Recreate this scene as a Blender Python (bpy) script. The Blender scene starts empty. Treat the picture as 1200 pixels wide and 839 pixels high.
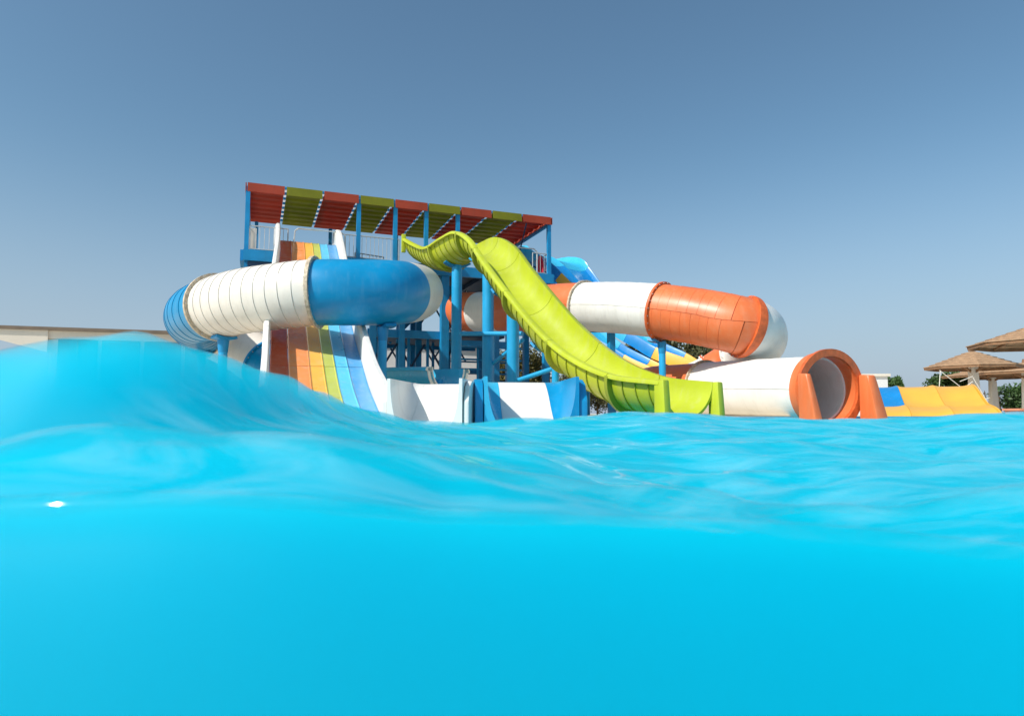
import bpy, bmesh, math, random
import numpy as np
from mathutils import Vector, Matrix
R = math.radians
random.seed(7); rng = np.random.default_rng(7)
scene = bpy.context.scene
col = scene.collection

# ------------------------------------------------------------------ camera
F = 780.0; W, H = 1200.0, 839.0; HOR = 485.0; EYE = 0.20
PITCH = math.atan((HOR - H/2) / F)
cam_d = bpy.data.cameras.new('camera'); cam = bpy.data.objects.new('camera', cam_d); col.objects.link(cam)
cam.location = (0, 0, EYE); cam.rotation_euler = (math.pi/2 + PITCH, 0, 0)
cam_d.sensor_width = 36; cam_d.lens = 36*F/W; cam_d.clip_start = 0.02; cam_d.clip_end = 6000
cam_d.dof.use_dof = True; cam_d.dof.focus_distance = 16; cam_d.dof.aperture_fstop = 6.3
scene.camera = cam
# ------------------------------------------------------------------ light
SUN = Vector((-0.70, -0.52, 0.82)).normalized()
world = bpy.data.worlds.new('World'); scene.world = world; world.use_nodes = True
nt = world.node_tree; nt.nodes.clear()
sky = nt.nodes.new('ShaderNodeTexSky'); sky.sky_type = 'NISHITA'; sky.sun_disc = False
sky.sun_elevation = math.asin(SUN.z); sky.sun_rotation = math.atan2(SUN.x, SUN.y)
sky.altitude = 0; sky.air_density = 1.0; sky.dust_density = 1.5; sky.ozone_density = 1.8
hs = nt.nodes.new('ShaderNodeHueSaturation'); hs.inputs['Saturation'].default_value = 1.0
bg = nt.nodes.new('ShaderNodeBackground'); bg.inputs['Strength'].default_value = 0.112
wo = nt.nodes.new('ShaderNodeOutputWorld')
tint = nt.nodes.new('ShaderNodeMix'); tint.data_type = 'RGBA'; tint.blend_type = 'MULTIPLY'; tint.inputs['Factor'].default_value = 1
tint.inputs['B'].default_value = (.80, 1.0, .98, 1); nt.links.new(sky.outputs[0], tint.inputs['A'])
nt.links.new(tint.outputs['Result'], hs.inputs['Color']); 
# pale dust haze low over the horizon, the same all the way round
wtc = nt.nodes.new('ShaderNodeTexCoord'); wsx = nt.nodes.new('ShaderNodeSeparateXYZ'); nt.links.new(wtc.outputs['Generated'], wsx.inputs[0])
wmr = nt.nodes.new('ShaderNodeMapRange'); wmr.interpolation_type = 'SMOOTHERSTEP'; wmr.inputs['From Min'].default_value = -.10; wmr.inputs['From Max'].default_value = .42
wmr.inputs['To Min'].default_value = .95; wmr.inputs['To Max'].default_value = 0; nt.links.new(wsx.outputs['Z'], wmr.inputs['Value'])
wmx = nt.nodes.new('ShaderNodeMix'); wmx.data_type = 'RGBA'; nt.links.new(wmr.outputs[0], wmx.inputs['Factor']); nt.links.new(hs.outputs[0], wmx.inputs['A']); wmx.inputs['B'].default_value = (3.15, 3.75, 4.75, 1)
nt.links.new(wmx.outputs['Result'], bg.inputs[0]); nt.links.new(bg.outputs[0], wo.inputs[0])
sd = bpy.data.lights.new('sun', 'SUN'); sd.energy = 3.9; sd.angle = R(0.5); sd.color = (1.0, 0.955, 0.89)
so = bpy.data.objects.new('sun', sd); col.objects.link(so)
so.rotation_euler = (-SUN).to_track_quat('-Z', 'Y').to_euler()
scene.view_settings.view_transform = 'Standard'; scene.view_settings.look = 'None'
scene.view_settings.exposure = 0.27; scene.view_settings.gamma = 1.0
scene.render.resolution_x = 1024; scene.render.resolution_y = 715

# ------------------------------------------------------------------ helpers
def P(px, py, d):
    """point at world depth d seen at a photo pixel"""
    a = (px - W/2)/F; b = (H/2 - py)/F
    c, s = math.cos(PITCH), math.sin(PITCH)
    v = Vector((a, c - b*s, s + b*c))
    return Vector((0, 0, EYE)) + v*(d/v.y)
def lin(r, g, b):
    f = lambda c: (c/255/12.92 if c/255 <= .04045 else ((c/255+.055)/1.055)**2.4)
    return (f(r), f(g), f(b))
MATS = {}
def mat(name, rgb, rough=.35, var=.10, scale=1.5, dirt=0.0, dirt_rgb=(.16, .12, .08), bump=.0, trans=0.0, metal=0.0, coat=0.0, fine=0.0):
    if name in MATS: return MATS[name]
    m = bpy.data.materials.new(name); m.use_nodes = True
    t = m.node_tree; N = t.nodes; L = t.links
    b = N['Principled BSDF']; b.inputs['Roughness'].default_value = rough; b.inputs['Metallic'].default_value = metal
    b.inputs['Coat Weight'].default_value = coat
    tc = N.new('ShaderNodeTexCoord')
    n1 = N.new('ShaderNodeTexNoise'); n1.inputs['Scale'].default_value = scale; n1.inputs['Detail'].default_value = 5
    L.new(tc.outputs['Object'], n1.inputs['Vector'])
    mr = N.new('ShaderNodeMapRange'); mr.inputs['From Min'].default_value = .3; mr.inputs['From Max'].default_value = .7
    mr.inputs['To Min'].default_value = 1-var; mr.inputs['To Max'].default_value = 1+var
    L.new(n1.outputs['Fac'], mr.inputs['Value'])
    mx = N.new('ShaderNodeMix'); mx.data_type = 'RGBA'; mx.blend_type = 'MULTIPLY'; mx.inputs['Factor'].default_value = 1
    mx.inputs['A'].default_value = (*rgb, 1); L.new(mr.outputs[0], mx.inputs['B'])
    out = mx.outputs['Result']
    if dirt > 0:
        mp = N.new('ShaderNodeMapping'); mp.inputs['Scale'].default_value = (5, 5, .7)
        L.new(tc.outputs['Object'], mp.inputs['Vector'])
        n2 = N.new('ShaderNodeTexNoise'); n2.inputs['Scale'].default_value = 1.6; n2.inputs['Detail'].default_value = 8; n2.inputs['Roughness'].default_value = .65
        L.new(mp.outputs[0], n2.inputs['Vector'])
        r2 = N.new('ShaderNodeMapRange'); r2.inputs['From Min'].default_value = .5; r2.inputs['From Max'].default_value = .85
        r2.inputs['To Min'].default_value = 0; r2.inputs['To Max'].default_value = dirt
        L.new(n2.outputs['Fac'], r2.inputs['Value'])
        m2 = N.new('ShaderNodeMix'); m2.data_type = 'RGBA'; L.new(r2.outputs[0], m2.inputs['Factor'])
        L.new(out, m2.inputs['A']); m2.inputs['B'].default_value = (*dirt_rgb, 1); out = m2.outputs['Result']
    L.new(out, b.inputs['Base Color'])
    rr = N.new('ShaderNodeMapRange'); rr.inputs['To Min'].default_value = max(.02, rough-.1); rr.inputs['To Max'].default_value = rough+.12
    L.new(n1.outputs['Fac'], rr.inputs['Value']); L.new(rr.outputs[0], b.inputs['Roughness'])
    if bump:
        n3 = N.new('ShaderNodeTexNoise'); n3.inputs['Scale'].default_value = fine or 9; n3.inputs['Detail'].default_value = 4
        L.new(tc.outputs['Object'], n3.inputs['Vector'])
        bp = N.new('ShaderNodeBump'); bp.inputs['Strength'].default_value = bump; bp.inputs['Distance'].default_value = .02
        L.new(n3.outputs['Fac'], bp.inputs['Height']); L.new(bp.outputs[0], b.inputs['Normal'])
    if trans:
        o = N['Material Output']; tl = N.new('ShaderNodeBsdfTranslucent'); ms = N.new('ShaderNodeMixShader')
        L.new(out, tl.inputs['Color']); ms.inputs[0].default_value = trans
        L.new(b.outputs[0], ms.inputs[1]); L.new(tl.outputs[0], ms.inputs[2]); L.new(ms.outputs[0], o.inputs['Surface'])
    MATS[name] = m
    return m

class MB:
    def __init__(s): s.v = []; s.f = []
    def add(s, vs, fs):
        o = len(s.v); s.v += [tuple(p) for p in vs]; s.f += [tuple(i+o for i in f) for f in fs]; return s
    def box(s, x0, x1, y0, y1, z0, z1, M=None):
        vs = [Vector((x, y, z)) for z in (z0, z1) for y in (y0, y1) for x in (x0, x1)]
        if M is not None: vs = [M @ p for p in vs]
        return s.add(vs, [(0, 2, 3, 1), (4, 5, 7, 6), (0, 1, 5, 4), (2, 6, 7, 3), (0, 4, 6, 2), (1, 3, 7, 5)])
    def bar(s, p, q, w, h, up=Vector((0, 0, 1))):
        p = Vector(p); q = Vector(q); t = (q-p).normalized()
        if abs(t.dot(up)) > .98: up = Vector((.359, -.933, 0))
        a = t.cross(up).normalized(); b = a.cross(t)
        vs = [c + a*i*w/2 + b*j*h/2 for c in (p, q) for j in (-1, 1) for i in (-1, 1)]
        return s.add(vs, [(0, 2, 3, 1), (4, 5, 7, 6), (0, 1, 5, 4), (2, 6, 7, 3), (0, 4, 6, 2), (1, 3, 7, 5)])
    def pipe(s, p, q, r, r2=None, n=12):
        p = Vector(p); q = Vector(q); r2 = r if r2 is None else r2; t = (q-p).normalized()
        up = Vector((0, 0, 1)) if abs(t.z) < .95 else Vector((1, 0, 0))
        a = t.cross(up).normalized(); b = a.cross(t)
        vs = [c + (a*math.cos(2*math.pi*k/n) + b*math.sin(2*math.pi*k/n))*rr for c, rr in ((p, r), (q, r2)) for k in range(n)]
        fs = [(k, (k+1) % n, n+(k+1) % n, n+k) for k in range(n)] + [tuple(range(n-1, -1, -1)), tuple(range(n, 2*n))]
        return s.add(vs, fs)
    def poly_prism(s, pts, d):
        """pts: planar polygon (Vectors); d: extrusion vector"""
        n = len(pts); vs = [Vector(p) for p in pts] + [Vector(p)+d for p in pts]
        fs = [tuple(range(n)), tuple(range(2*n-1, n-1, -1))] + [(k, n+k, n+(k+1) % n, (k+1) % n) for k in range(n)]
        return s.add(vs, fs)
    def build(s, name, m, parent=None, smooth=True, ang=35, bevel=0):
        me = bpy.data.meshes.new(name); me.from_pydata(s.v, [], s.f)
        bm = bmesh.new(); bm.from_mesh(me); bmesh.ops.recalc_face_normals(bm, faces=bm.faces)
        if bevel: bmesh.ops.bevel(bm, geom=list(bm.edges), offset=bevel, segments=2, affect='EDGES', profile=.5)
        bm.to_mesh(me); bm.free()
        if smooth:
            me.polygons.foreach_set('use_smooth', [True]*len(me.polygons)); me.set_sharp_from_angle(angle=R(ang))
        me.materials.append(m)
        o = bpy.data.objects.new(name, me); col.objects.link(o)
        if parent is not None: o.parent = parent; o.matrix_parent_inverse = parent.matrix_world.inverted()
        return o
def tag(o, label=None, cat=None, group=None, kind=None):
    if label: o['label'] = label
    if cat: o['category'] = cat
    if group: o['group'] = group
    if kind: o['kind'] = kind
    return o
def thing(name, loc, label, cat, group=None):
    o = bpy.data.objects.new(name, None); col.objects.link(o); o.location = loc; o.empty_display_size = .3
    o.matrix_world = Matrix.Translation(loc)
    return tag(o, label, cat, group)
def catmull(pts, n=10):
    pts = [Vector(p) for p in pts]; out = []
    for i in range(len(pts)-1):
        p1, p2 = pts[i], pts[i+1]
        p0 = pts[i-1] if i else p1*2-p2; p3 = pts[i+2] if i+2 < len(pts) else p2*2-p1
        a, b, c = (p1-p0).length**.5, (p2-p1).length**.5, (p3-p2).length**.5
        m1 = (p2-p1)+b*((p1-p0)/a-(p2-p0)/(a+b)); m2 = (p2-p1)+b*((p3-p2)/c-(p3-p1)/(b+c))
        for k in range(n):
            t = k/n; t2, t3 = t*t, t*t*t
            out.append((2*t3-3*t2+1)*p1+(t3-2*t2+t)*m1+(-2*t3+3*t2)*p2+(t3-t2)*m2)
    out.append(pts[-1].copy()); return out
def frames(path):
    fr = []
    for i, p in enumerate(path):
        t = (path[min(i+1, len(path)-1)]-path[max(i-1, 0)]).normalized()
        s = Vector((0, 0, 1)).cross(t).normalized(); fr.append((p, t, s, t.cross(s)))
    return fr
class Path:
    """arc-length parametrised curve through control points"""
    def __init__(s, pts, n=14):
        s.p = catmull(pts, n); s.fr = frames(s.p); s.n = n
        s.L = [0]
        for i in range(1, len(s.p)): s.L.append(s.L[-1]+(s.p[i]-s.p[i-1]).length)
        s.len = s.L[-1]
    def at_ctrl(s, i): return s.L[min(int(round(i*s.n)), len(s.L)-1)]
    def frame(s, l):
        l = max(0, min(s.len, l)); i = int(np.searchsorted(s.L, l)); i = max(1, min(i, len(s.L)-1))
        t = (l-s.L[i-1])/max(1e-9, s.L[i]-s.L[i-1]); A, B = s.fr[i-1], s.fr[i]
        return tuple((A[k].lerp(B[k], t) if k == 0 else A[k].lerp(B[k], t).normalized()) for k in range(4))
    def sub(s, l0, l1, step=.25):
        n = max(1, int(math.ceil((l1-l0)/step))); return [s.frame(l0+(l1-l0)*k/n) for k in range(n+1)]
def sweep(fr, prof, mb=None, closed=True, caps=True, scale=None):
    mb = mb or MB(); n = len(prof); vs = []; fs = []
    for j, (p, t, s, u) in enumerate(fr):
        k = scale[j] if scale else 1
        vs += [p + s*a*k + u*b*k for a, b in prof]
    m = n if closed else n-1
    for j in range(len(fr)-1):
        for i in range(m):
            fs.append((j*n+i, j*n+(i+1) % n, (j+1)*n+(i+1) % n, (j+1)*n+i))
    if caps and closed:
        fs.append(tuple(range(n-1, -1, -1))); fs.append(tuple(range((len(fr)-1)*n, len(fr)*n)))
    return mb.add(vs, fs)
def annulus(fr, ro, ri, n=40, a0=0, a1=2*math.pi, taper=0.0):
    """hollow tube; quads on both ends"""
    mb = MB(); full = abs(a1-a0-2*math.pi) < 1e-6
    m = n if full else n+1; ang = [a0+(a1-a0)*k/n for k in range(m)]
    vs = []; fs = []; J = len(fr)
    for j, (p, t, s, u) in enumerate(fr):
        for r in (ro-taper*j/max(1, J-1), ri): vs += [p + (s*math.cos(a)+u*math.sin(a))*r for a in ang]
    K = 2*m
    for j in range(J-1):
        for i in range(n):
            i2 = (i+1) % m
            fs.append((j*K+i, j*K+i2, (j+1)*K+i2, (j+1)*K+i)); fs.append((j*K+m+i2, j*K+m+i, (j+1)*K+m+i, (j+1)*K+m+i2))
        if not full:
            for i in (0, m-1): fs.append((j*K+i, (j+1)*K+i, (j+1)*K+m+i, j*K+m+i))
    for j in (0, J-1):
        for i in range(n):
            i2 = (i+1) % m; fs.append((j*K+i, j*K+i2, j*K+m+i2, j*K+m+i))
    return mb.add(vs, fs)

# palette
WHITE = mat('white_gelcoat', lin(230, 226, 219), .38, .05, 2, dirt=.34, dirt_rgb=(.42, .36, .30), bump=.12, fine=3)
CREAM = mat('cream_gelcoat', lin(226, 216, 203), .38, .05, 2, dirt=.3, dirt_rgb=(.4, .33, .27), bump=.12, fine=3)
BLUE = mat('blue_gelcoat', lin(0, 136, 186), .32, .10, 1.5, dirt=.26, dirt_rgb=(.2, .4, .55), bump=.1, fine=3)
SKYB = mat('sky_blue_gelcoat', lin(56, 178, 216), .25, .07, 2, dirt=.15, dirt_rgb=(.3, .5, .6), bump=.1, fine=3)
MIDB = mat('mid_blue_gelcoat', lin(20, 132, 200), .25, .08, 2, dirt=.15, dirt_rgb=(.3, .45, .6), bump=.1, fine=3)
LIME = mat('lime_gelcoat', lin(178, 188, 40), .36, .09, 1.2, dirt=.38, dirt_rgb=(.52, .52, .26), bump=.1, fine=3)
ORANGE = mat('orange_gelcoat', lin(220, 112, 62), .38, .10, 1.5, dirt=.38, dirt_rgb=(.62, .34, .2), bump=.12, fine=3)
YELLOW = mat('yellow_gelcoat', lin(240, 178, 62), .38, .06, 1.5, dirt=.15, dirt_rgb=(.7, .5, .2), bump=.1, fine=3)
STEEL = mat('blue_steel', lin(14, 134, 188), .42, .1, 3, dirt=.25, dirt_rgb=(.03, .1, .16), bump=.1)
PIPEB = mat('blue_pipe', lin(30, 160, 214), .38, .08, 3, dirt=.2, dirt_rgb=(.05, .14, .22), bump=.1)
NAVY = mat('navy_plate', lin(34, 66, 96), .6, .15, 2, dirt=.3, dirt_rgb=(.02, .03, .04))
REDP = mat('red_sheet', lin(188, 78, 52), .6, .12, 1.2, dirt=.3, dirt_rgb=(.25, .07, .05), trans=.45)
GRNP = mat('green_sheet', lin(146, 146, 32), .6, .12, 1.2, dirt=.3, dirt_rgb=(.12, .13, .03), trans=.45)
STRIP = mat('translucent_strip', (.8, .82, .84), .4, .05, 2, trans=.75)
GALV = mat('galvanised_pipe', lin(190, 190, 188), .4, .1, 6, metal=.35)
PLAST = mat('cream_plaster', lin(226, 216, 200), .85, .05, 1, dirt=.2, dirt_rgb=(.45, .4, .33), bump=.2, fine=30)
LAV = mat('white_plaster', lin(226, 224, 222), .85, .05, 1, dirt=.2, dirt_rgb=(.45, .43, .4), bump=.2, fine=30)
BROWN = mat('brown_fascia', lin(120, 104, 88), .6, .12, 3, dirt=.2)
GLASS = mat('dark_window', lin(98, 112, 124), .08, .08, 1)
GREYM = mat('grey_metal_sheet', lin(132, 132, 134), .5, .1, 2, dirt=.2)
RUST = mat('worn_flange', lin(196, 176, 150), .6, .35, 14, dirt=.5, dirt_rgb=(.16, .09, .05), bump=.3)
OFLANGE = mat('worn_orange_flange', lin(206, 96, 46), .45, .2, 10, dirt=.35, dirt_rgb=(.3, .1, .05), bump=.2)
LFLANGE = mat('lime_rib', lin(150, 160, 40), .45, .1, 5, dirt=.2, dirt_rgb=(.25, .25, .06))

# ------------------------------------------------------------------ ground, pool, water
PX0, PX1, PY0 = -20.0, 30.0, -12.0
ymax = lambda x: 11.4 + .364*x
GZ = .15
deck = mat('pale_paving', lin(214, 202, 182), .8, .1, .4, dirt=.3, dirt_rgb=(.3, .25, .2), bump=.3, fine=20)
c_in = [(PX0, PY0), (PX1, PY0), (PX1, ymax(PX1)), (PX0, ymax(PX0))]
B = 2500
c_out = [(-B, -B), (B, -B), (B, B), (-B, B)]
mb = MB(); mb.add([(x, y, GZ) for x, y in c_in+c_out], [(i, (i+1) % 4, 4+(i+1) % 4, 4+i) for i in range(4)])
tag(mb.build('ground', deck, smooth=False), kind='structure')
tile = mat('pool_mosaic', lin(90, 190, 220), .3, .1, 20)
mb = MB(); vs = [(x, y, GZ-.004) for x, y in c_in]+[(x, y, -1.6) for x, y in c_in]
mb.add(vs, [(i, (i+1) % 4, 4+(i+1) % 4, 4+i) for i in range(4)]+[(4, 5, 6, 7)])
tag(mb.build('pool_basin', tile, smooth=False), kind='structure')

def px2x(px, d): return (px-600)/F*d
def px2z(py, d): return P(600, py, d).z
# three wave crests crossing in front of the camera: near lip A, fold B, swell C
A_px = [-300, 0, 100, 200, 350, 500, 600, 800, 1000, 1200, 1500]
A_py = [585, 580, 576, 571, 577, 592, 597, 606, 617, 640, 640]
B_px = [-300, 0, 150, 300, 450, 500, 600, 750, 900, 1050, 1190, 1300, 1500]
B_py = [545, 520, 500, 500, 520, 530, 552, 585, 600, 592, 570, 568, 575]
C_px = [-400, -150, 0, 60, 130, 180, 220, 270, 310, 350, 400, 450, 500, 550, 600, 650, 700, 745, 800, 850, 950, 1050, 1100, 1200, 1350, 1600]
C_py = [470, 432, 413, 400, 394, 398, 408, 422, 434, 452, 471, 486, 497, 497, 494, 493, 490, 484, 487, 491, 493, 490, 487, 484, 484, 492]
C_d = [1.0, 1.0, 1.0, 1.0, 1.02, 1.05, 1.1, 1.18, 1.25, 1.35, 1.5, 1.65, 1.8, 1.9, 2.0, 2.1, 2.15, 2.2, 2.2, 2.2, 2.2, 2.1, 2.05, 2.0, 2.0, 2.0]
Ya, Yb = .55, .80
def smooth1(xs, ys, q, w):
    a = np.interp(q, xs, ys); k = np.linspace(-1, 1, 9); acc = np.zeros_like(q); tot = 0
    for t in k:
        g = math.exp(-3*t*t); acc += g*np.interp(q+t*w, xs, ys); tot += g
    return acc/tot
xa = np.concatenate([np.linspace(-19.98, -3, 60, endpoint=False), np.linspace(-3, 4, 440, endpoint=False), np.linspace(4, 29.98, 90)])
def crest(pxs, pys, d, w):
    xs = [px2x(p, d) for p in pxs]; zs = [px2z(p, d) for p in pys]
    return smooth1(xs, zs, xa, w)
zA = crest(A_px, A_py, Ya, .05); zB = crest(B_px, B_py, Yb, .05)
cx = [px2x(p, d) for p, d in zip(C_px, C_d)]; cz = [px2z(p, d) for p, d in zip(C_py, C_d)]
zC = smooth1(cx, cz, xa, .05); yC = smooth1(cx, C_d, xa, .15)
damp = np.clip((np.abs(xa)-3.0)/4, 0, 1)
zC = zC*(1-damp)+(.16+.05*np.sin(xa*1.1))*damp; zB = zB*(1-damp)+.12*damp; zA = zA*(1-damp)+.1*damp
ys_near = np.concatenate([np.linspace(-11.98, -1, 14, endpoint=False), np.linspace(-1, .3, 14, endpoint=False), np.linspace(.3, .62, 70, endpoint=False),
                          np.linspace(.62, 2.5, 190, endpoint=False), np.linspace(2.5, 4.0, 60)])
far_t = np.linspace(0, 1, 90)[1:]**1.3
NYn = len(ys_near)+len(far_t)
X = np.repeat(xa[:, None], NYn, 1); Y = np.zeros_like(X)
for i, x in enumerate(xa):
    ym = ymax(x)-.01
    Y[i, :len(ys_near)] = np.minimum(ys_near, 4.0); Y[i, len(ys_near):] = 4.0+(ym-4.0)*far_t
def pchip(xk, yk, q):
    xk = np.array(xk); yk = np.array(yk); h = np.diff(xk); d = np.diff(yk)/h; m = np.zeros_like(yk)
    for i in range(1, len(xk)-1):
        if d[i-1]*d[i] > 0: m[i] = 2*d[i-1]*d[i]/(d[i-1]+d[i])
    j = np.clip(np.searchsorted(xk, q)-1, 0, len(h)-1); t = (q-xk[j])/h[j]
    return (2*t**3-3*t**2+1)*yk[j]+(t**3-2*t**2+t)*h[j]*m[j]+(-2*t**3+3*t**2)*yk[j+1]+(t**3-t**2)*h[j]*m[j+1]
Z = np.zeros_like(X)
for i, x in enumerate(xa):
    knY = [-13, -2.0, .10, .40, Ya-.018, Ya, Ya+.09, Yb-.04, Yb, Yb+.07, yC[i], yC[i]+.9, 4.2, 60]
    knZ = [0, -.03, -.135, -.13, zA[i]-.035, zA[i], zA[i]-.022, zB[i]-.016, zB[i], zB[i]-.028, zC[i], .02, .0, .0]
    Z[i] = pchip(knY, knZ, Y[i])
rip = np.zeros_like(X); r2 = np.random.default_rng(3)
for k in range(46):
    wl = .07*1.075**k; th = r2.normal(math.pi/2, .75); amp = .0055*min(wl, .30)
    kx, ky = math.cos(th)/wl*2*math.pi, math.sin(th)/wl*2*math.pi
    rip += amp*np.sin(kx*X+ky*Y+r2.uniform(0, 6.28)+.6*np.sin(X*1.7+k))
# short choppy wrinkles running obliquely over the swell, strongest on its near slope
chop = np.zeros_like(X)
for k in range(14):
    wl = .055*1.13**k; th = r2.normal(math.pi*.38, .35); kx, ky = math.cos(th)/wl*2*math.pi, math.sin(th)/wl*2*math.pi
    chop += .0075*min(wl, .13)*np.sin(kx*X+ky*Y+r2.uniform(0, 6.28)+1.1*np.sin(X*3.1+k)+.9*np.sin(Y*4.3+2*k))
patchy = .5+.5*np.sin(X*2.3+1.3*np.sin(Y*2.1)+.6)
Z += chop*np.clip((Y-.60)/.15, 0, 1)*np.clip((3.2-Y)/1.5, 0, 1)*(.35+.65*patchy)
wgt = np.clip((Y-Ya)/.12, 0, 1); wgt = wgt*wgt*(3-2*wgt)
Z += rip*(.10+.9*wgt)*np.where(Y > 3, .8, 1)
nx, ny = X.shape
verts = np.stack([X, Y, Z], -1).reshape(-1, 3)
ii, jj = np.meshgrid(np.arange(nx-1), np.arange(ny-1), indexing='ij'); a = (ii*ny+jj).ravel()
quads = np.stack([a, a+ny, a+ny+1, a+1], 1)
rim_i = [i*ny for i in range(nx)]+[(nx-1)*ny+j for j in range(1, ny)]+[i*ny+ny-1 for i in range(nx-2, -1, -1)]+[j for j in range(ny-2, 0, -1)]
nv = len(verts); bott = verts[rim_i].copy(); bott[:, 2] = -1.58
verts = np.concatenate([verts, bott]); K = len(rim_i)
faces = [tuple(q) for q in quads.tolist()]+[(rim_i[k], nv+k, nv+(k+1) % K, rim_i[(k+1) % K]) for k in range(K)]+[tuple(nv+k for k in range(K))]
me = bpy.data.meshes.new('water'); me.from_pydata(verts.tolist(), [], faces)
bm = bmesh.new(); bm.from_mesh(me); bmesh.ops.recalc_face_normals(bm, faces=bm.faces); bm.to_mesh(me); bm.free()
me.polygons.foreach_set('use_smooth', [True]*len(me.polygons)); me.set_sharp_from_angle(angle=R(80))
wm = bpy.data.materials.new('pool_water'); wm.use_nodes = True
t = wm.node_tree; N = t.nodes; L = t.links; N.remove(N['Principled BSDF'])
# pale streaks painted on level water, standing in for sky reflections and froth
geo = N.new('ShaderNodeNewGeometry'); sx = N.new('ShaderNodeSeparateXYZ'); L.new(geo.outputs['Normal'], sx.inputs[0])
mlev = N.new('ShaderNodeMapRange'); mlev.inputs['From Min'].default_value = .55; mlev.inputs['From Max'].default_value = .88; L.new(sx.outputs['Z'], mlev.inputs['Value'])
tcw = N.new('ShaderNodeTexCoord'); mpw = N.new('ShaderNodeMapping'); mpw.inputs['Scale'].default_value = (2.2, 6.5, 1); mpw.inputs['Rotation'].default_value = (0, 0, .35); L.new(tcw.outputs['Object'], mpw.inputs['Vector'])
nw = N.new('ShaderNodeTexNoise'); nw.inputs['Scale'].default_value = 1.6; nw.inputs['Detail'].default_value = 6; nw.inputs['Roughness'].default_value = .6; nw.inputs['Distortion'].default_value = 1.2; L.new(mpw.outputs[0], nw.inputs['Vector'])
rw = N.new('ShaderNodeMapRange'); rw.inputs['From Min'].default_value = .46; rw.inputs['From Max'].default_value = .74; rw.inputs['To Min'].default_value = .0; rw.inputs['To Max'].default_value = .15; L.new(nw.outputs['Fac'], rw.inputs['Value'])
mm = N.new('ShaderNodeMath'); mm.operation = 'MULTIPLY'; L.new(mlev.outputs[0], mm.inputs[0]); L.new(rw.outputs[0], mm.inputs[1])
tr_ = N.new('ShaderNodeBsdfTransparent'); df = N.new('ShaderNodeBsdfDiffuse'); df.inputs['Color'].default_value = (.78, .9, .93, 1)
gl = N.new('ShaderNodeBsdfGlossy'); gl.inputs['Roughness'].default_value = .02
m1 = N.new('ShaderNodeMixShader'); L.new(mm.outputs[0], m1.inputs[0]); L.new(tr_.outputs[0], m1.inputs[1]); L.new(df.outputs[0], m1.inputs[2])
fz = N.new('ShaderNodeFresnel'); fz.inputs['IOR'].default_value = 1.33
cl = N.new('ShaderNodeMath'); cl.operation = 'MINIMUM'; cl.inputs[1].default_value = .22; L.new(fz.outputs[0], cl.inputs[0])
ms = N.new('ShaderNodeMixShader'); L.new(cl.outputs[0], ms.inputs[0]); L.new(m1.outputs[0], ms.inputs[1]); L.new(gl.outputs[0], ms.inputs[2])
L.new(ms.outputs[0], N['Material Output'].inputs['Surface'])
# the cyan body: light scattered inside the water
pv = N.new('ShaderNodeVolumePrincipled'); pv.inputs['Color'].default_value = (.0, .885, 1.0, 1); pv.inputs['Density'].default_value = 15; pv.inputs['Anisotropy'].default_value = .0
L.new(pv.outputs[0], N['Material Output'].inputs['Volume'])
scene.cycles.volume_bounces = 7; scene.cycles.max_bounces = 12
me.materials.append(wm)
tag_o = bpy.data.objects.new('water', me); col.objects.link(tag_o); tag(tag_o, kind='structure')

# ------------------------------------------------------------------ tower
O = Vector((-8.18, 20.0, 0)); u = Vector((9.61, 3.7, 0)).normalized(); v = Vector((-u.y, u.x, 0)); TL = 10.3; TD = 4.1
def T(a, b, z): return O+u*a+v*b+Vector((0, 0, z))
RZ = px2z(216, 20.0); PZ = px2z(293, 20.0); MZ = 2.95
tower = thing('slide_tower', T(TL/2, TD/2, GZ), 'blue steel slide tower with striped red and green roof over its platform', 'tower')
def leg(name, a, b, z0, z1, w=.15, m=STEEL): return MB().bar(T(a, b, z0), T(a, b, z1), w, w).build(name, m, tower)
for a in (0.05, 3.42, 4.62, 5.67, 6.78, TL-.08): leg('post', a, .06, PZ, RZ-.05, .13)
for a in (0.3, 2.9, 5.4, 7.8, TL-.4): leg('post', a, TD-.25, PZ, RZ-.10, .12)
for a, w in ((.1, .2), (3.95, .2), (4.9, .18), (6.35, .26), (8.2, .2), (10.1, .2)): leg('leg', a, .12, GZ, PZ-.28, w)
for a, w in ((.3, .2), (4.3, .2), (5.2, .2), (5.9, .2), (7.0, .18), (8.6, .2), (10.1, .2)): leg('leg', a, 2.0, GZ, PZ-.28, w)
for a, w in ((.3, .2), (4.1, .2), (5.0, .16), (6.1, .18), (7.4, .18), (8.9, .2), (10.1, .2)): leg('leg', a, TD-.2, GZ, PZ-.28, w)
for a, b_ in ((4.35, 1.2), (4.6, 3.0), (5.35, 1.1), (5.62, 3.1), (6.0, 1.0), (6.6, 2.6), (7.6, 2.8), (8.0, 1.4), (8.9, 2.4), (9.4, 1.5)): leg('leg', a, b_, GZ, MZ-.1, .085)
for z in (.7, 1.3, 1.75, 2.2): MB().bar(T(6.9, 2.9, z), T(9.8, 2.9, z), .05, .06).build('beam', STEEL, tower)
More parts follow.
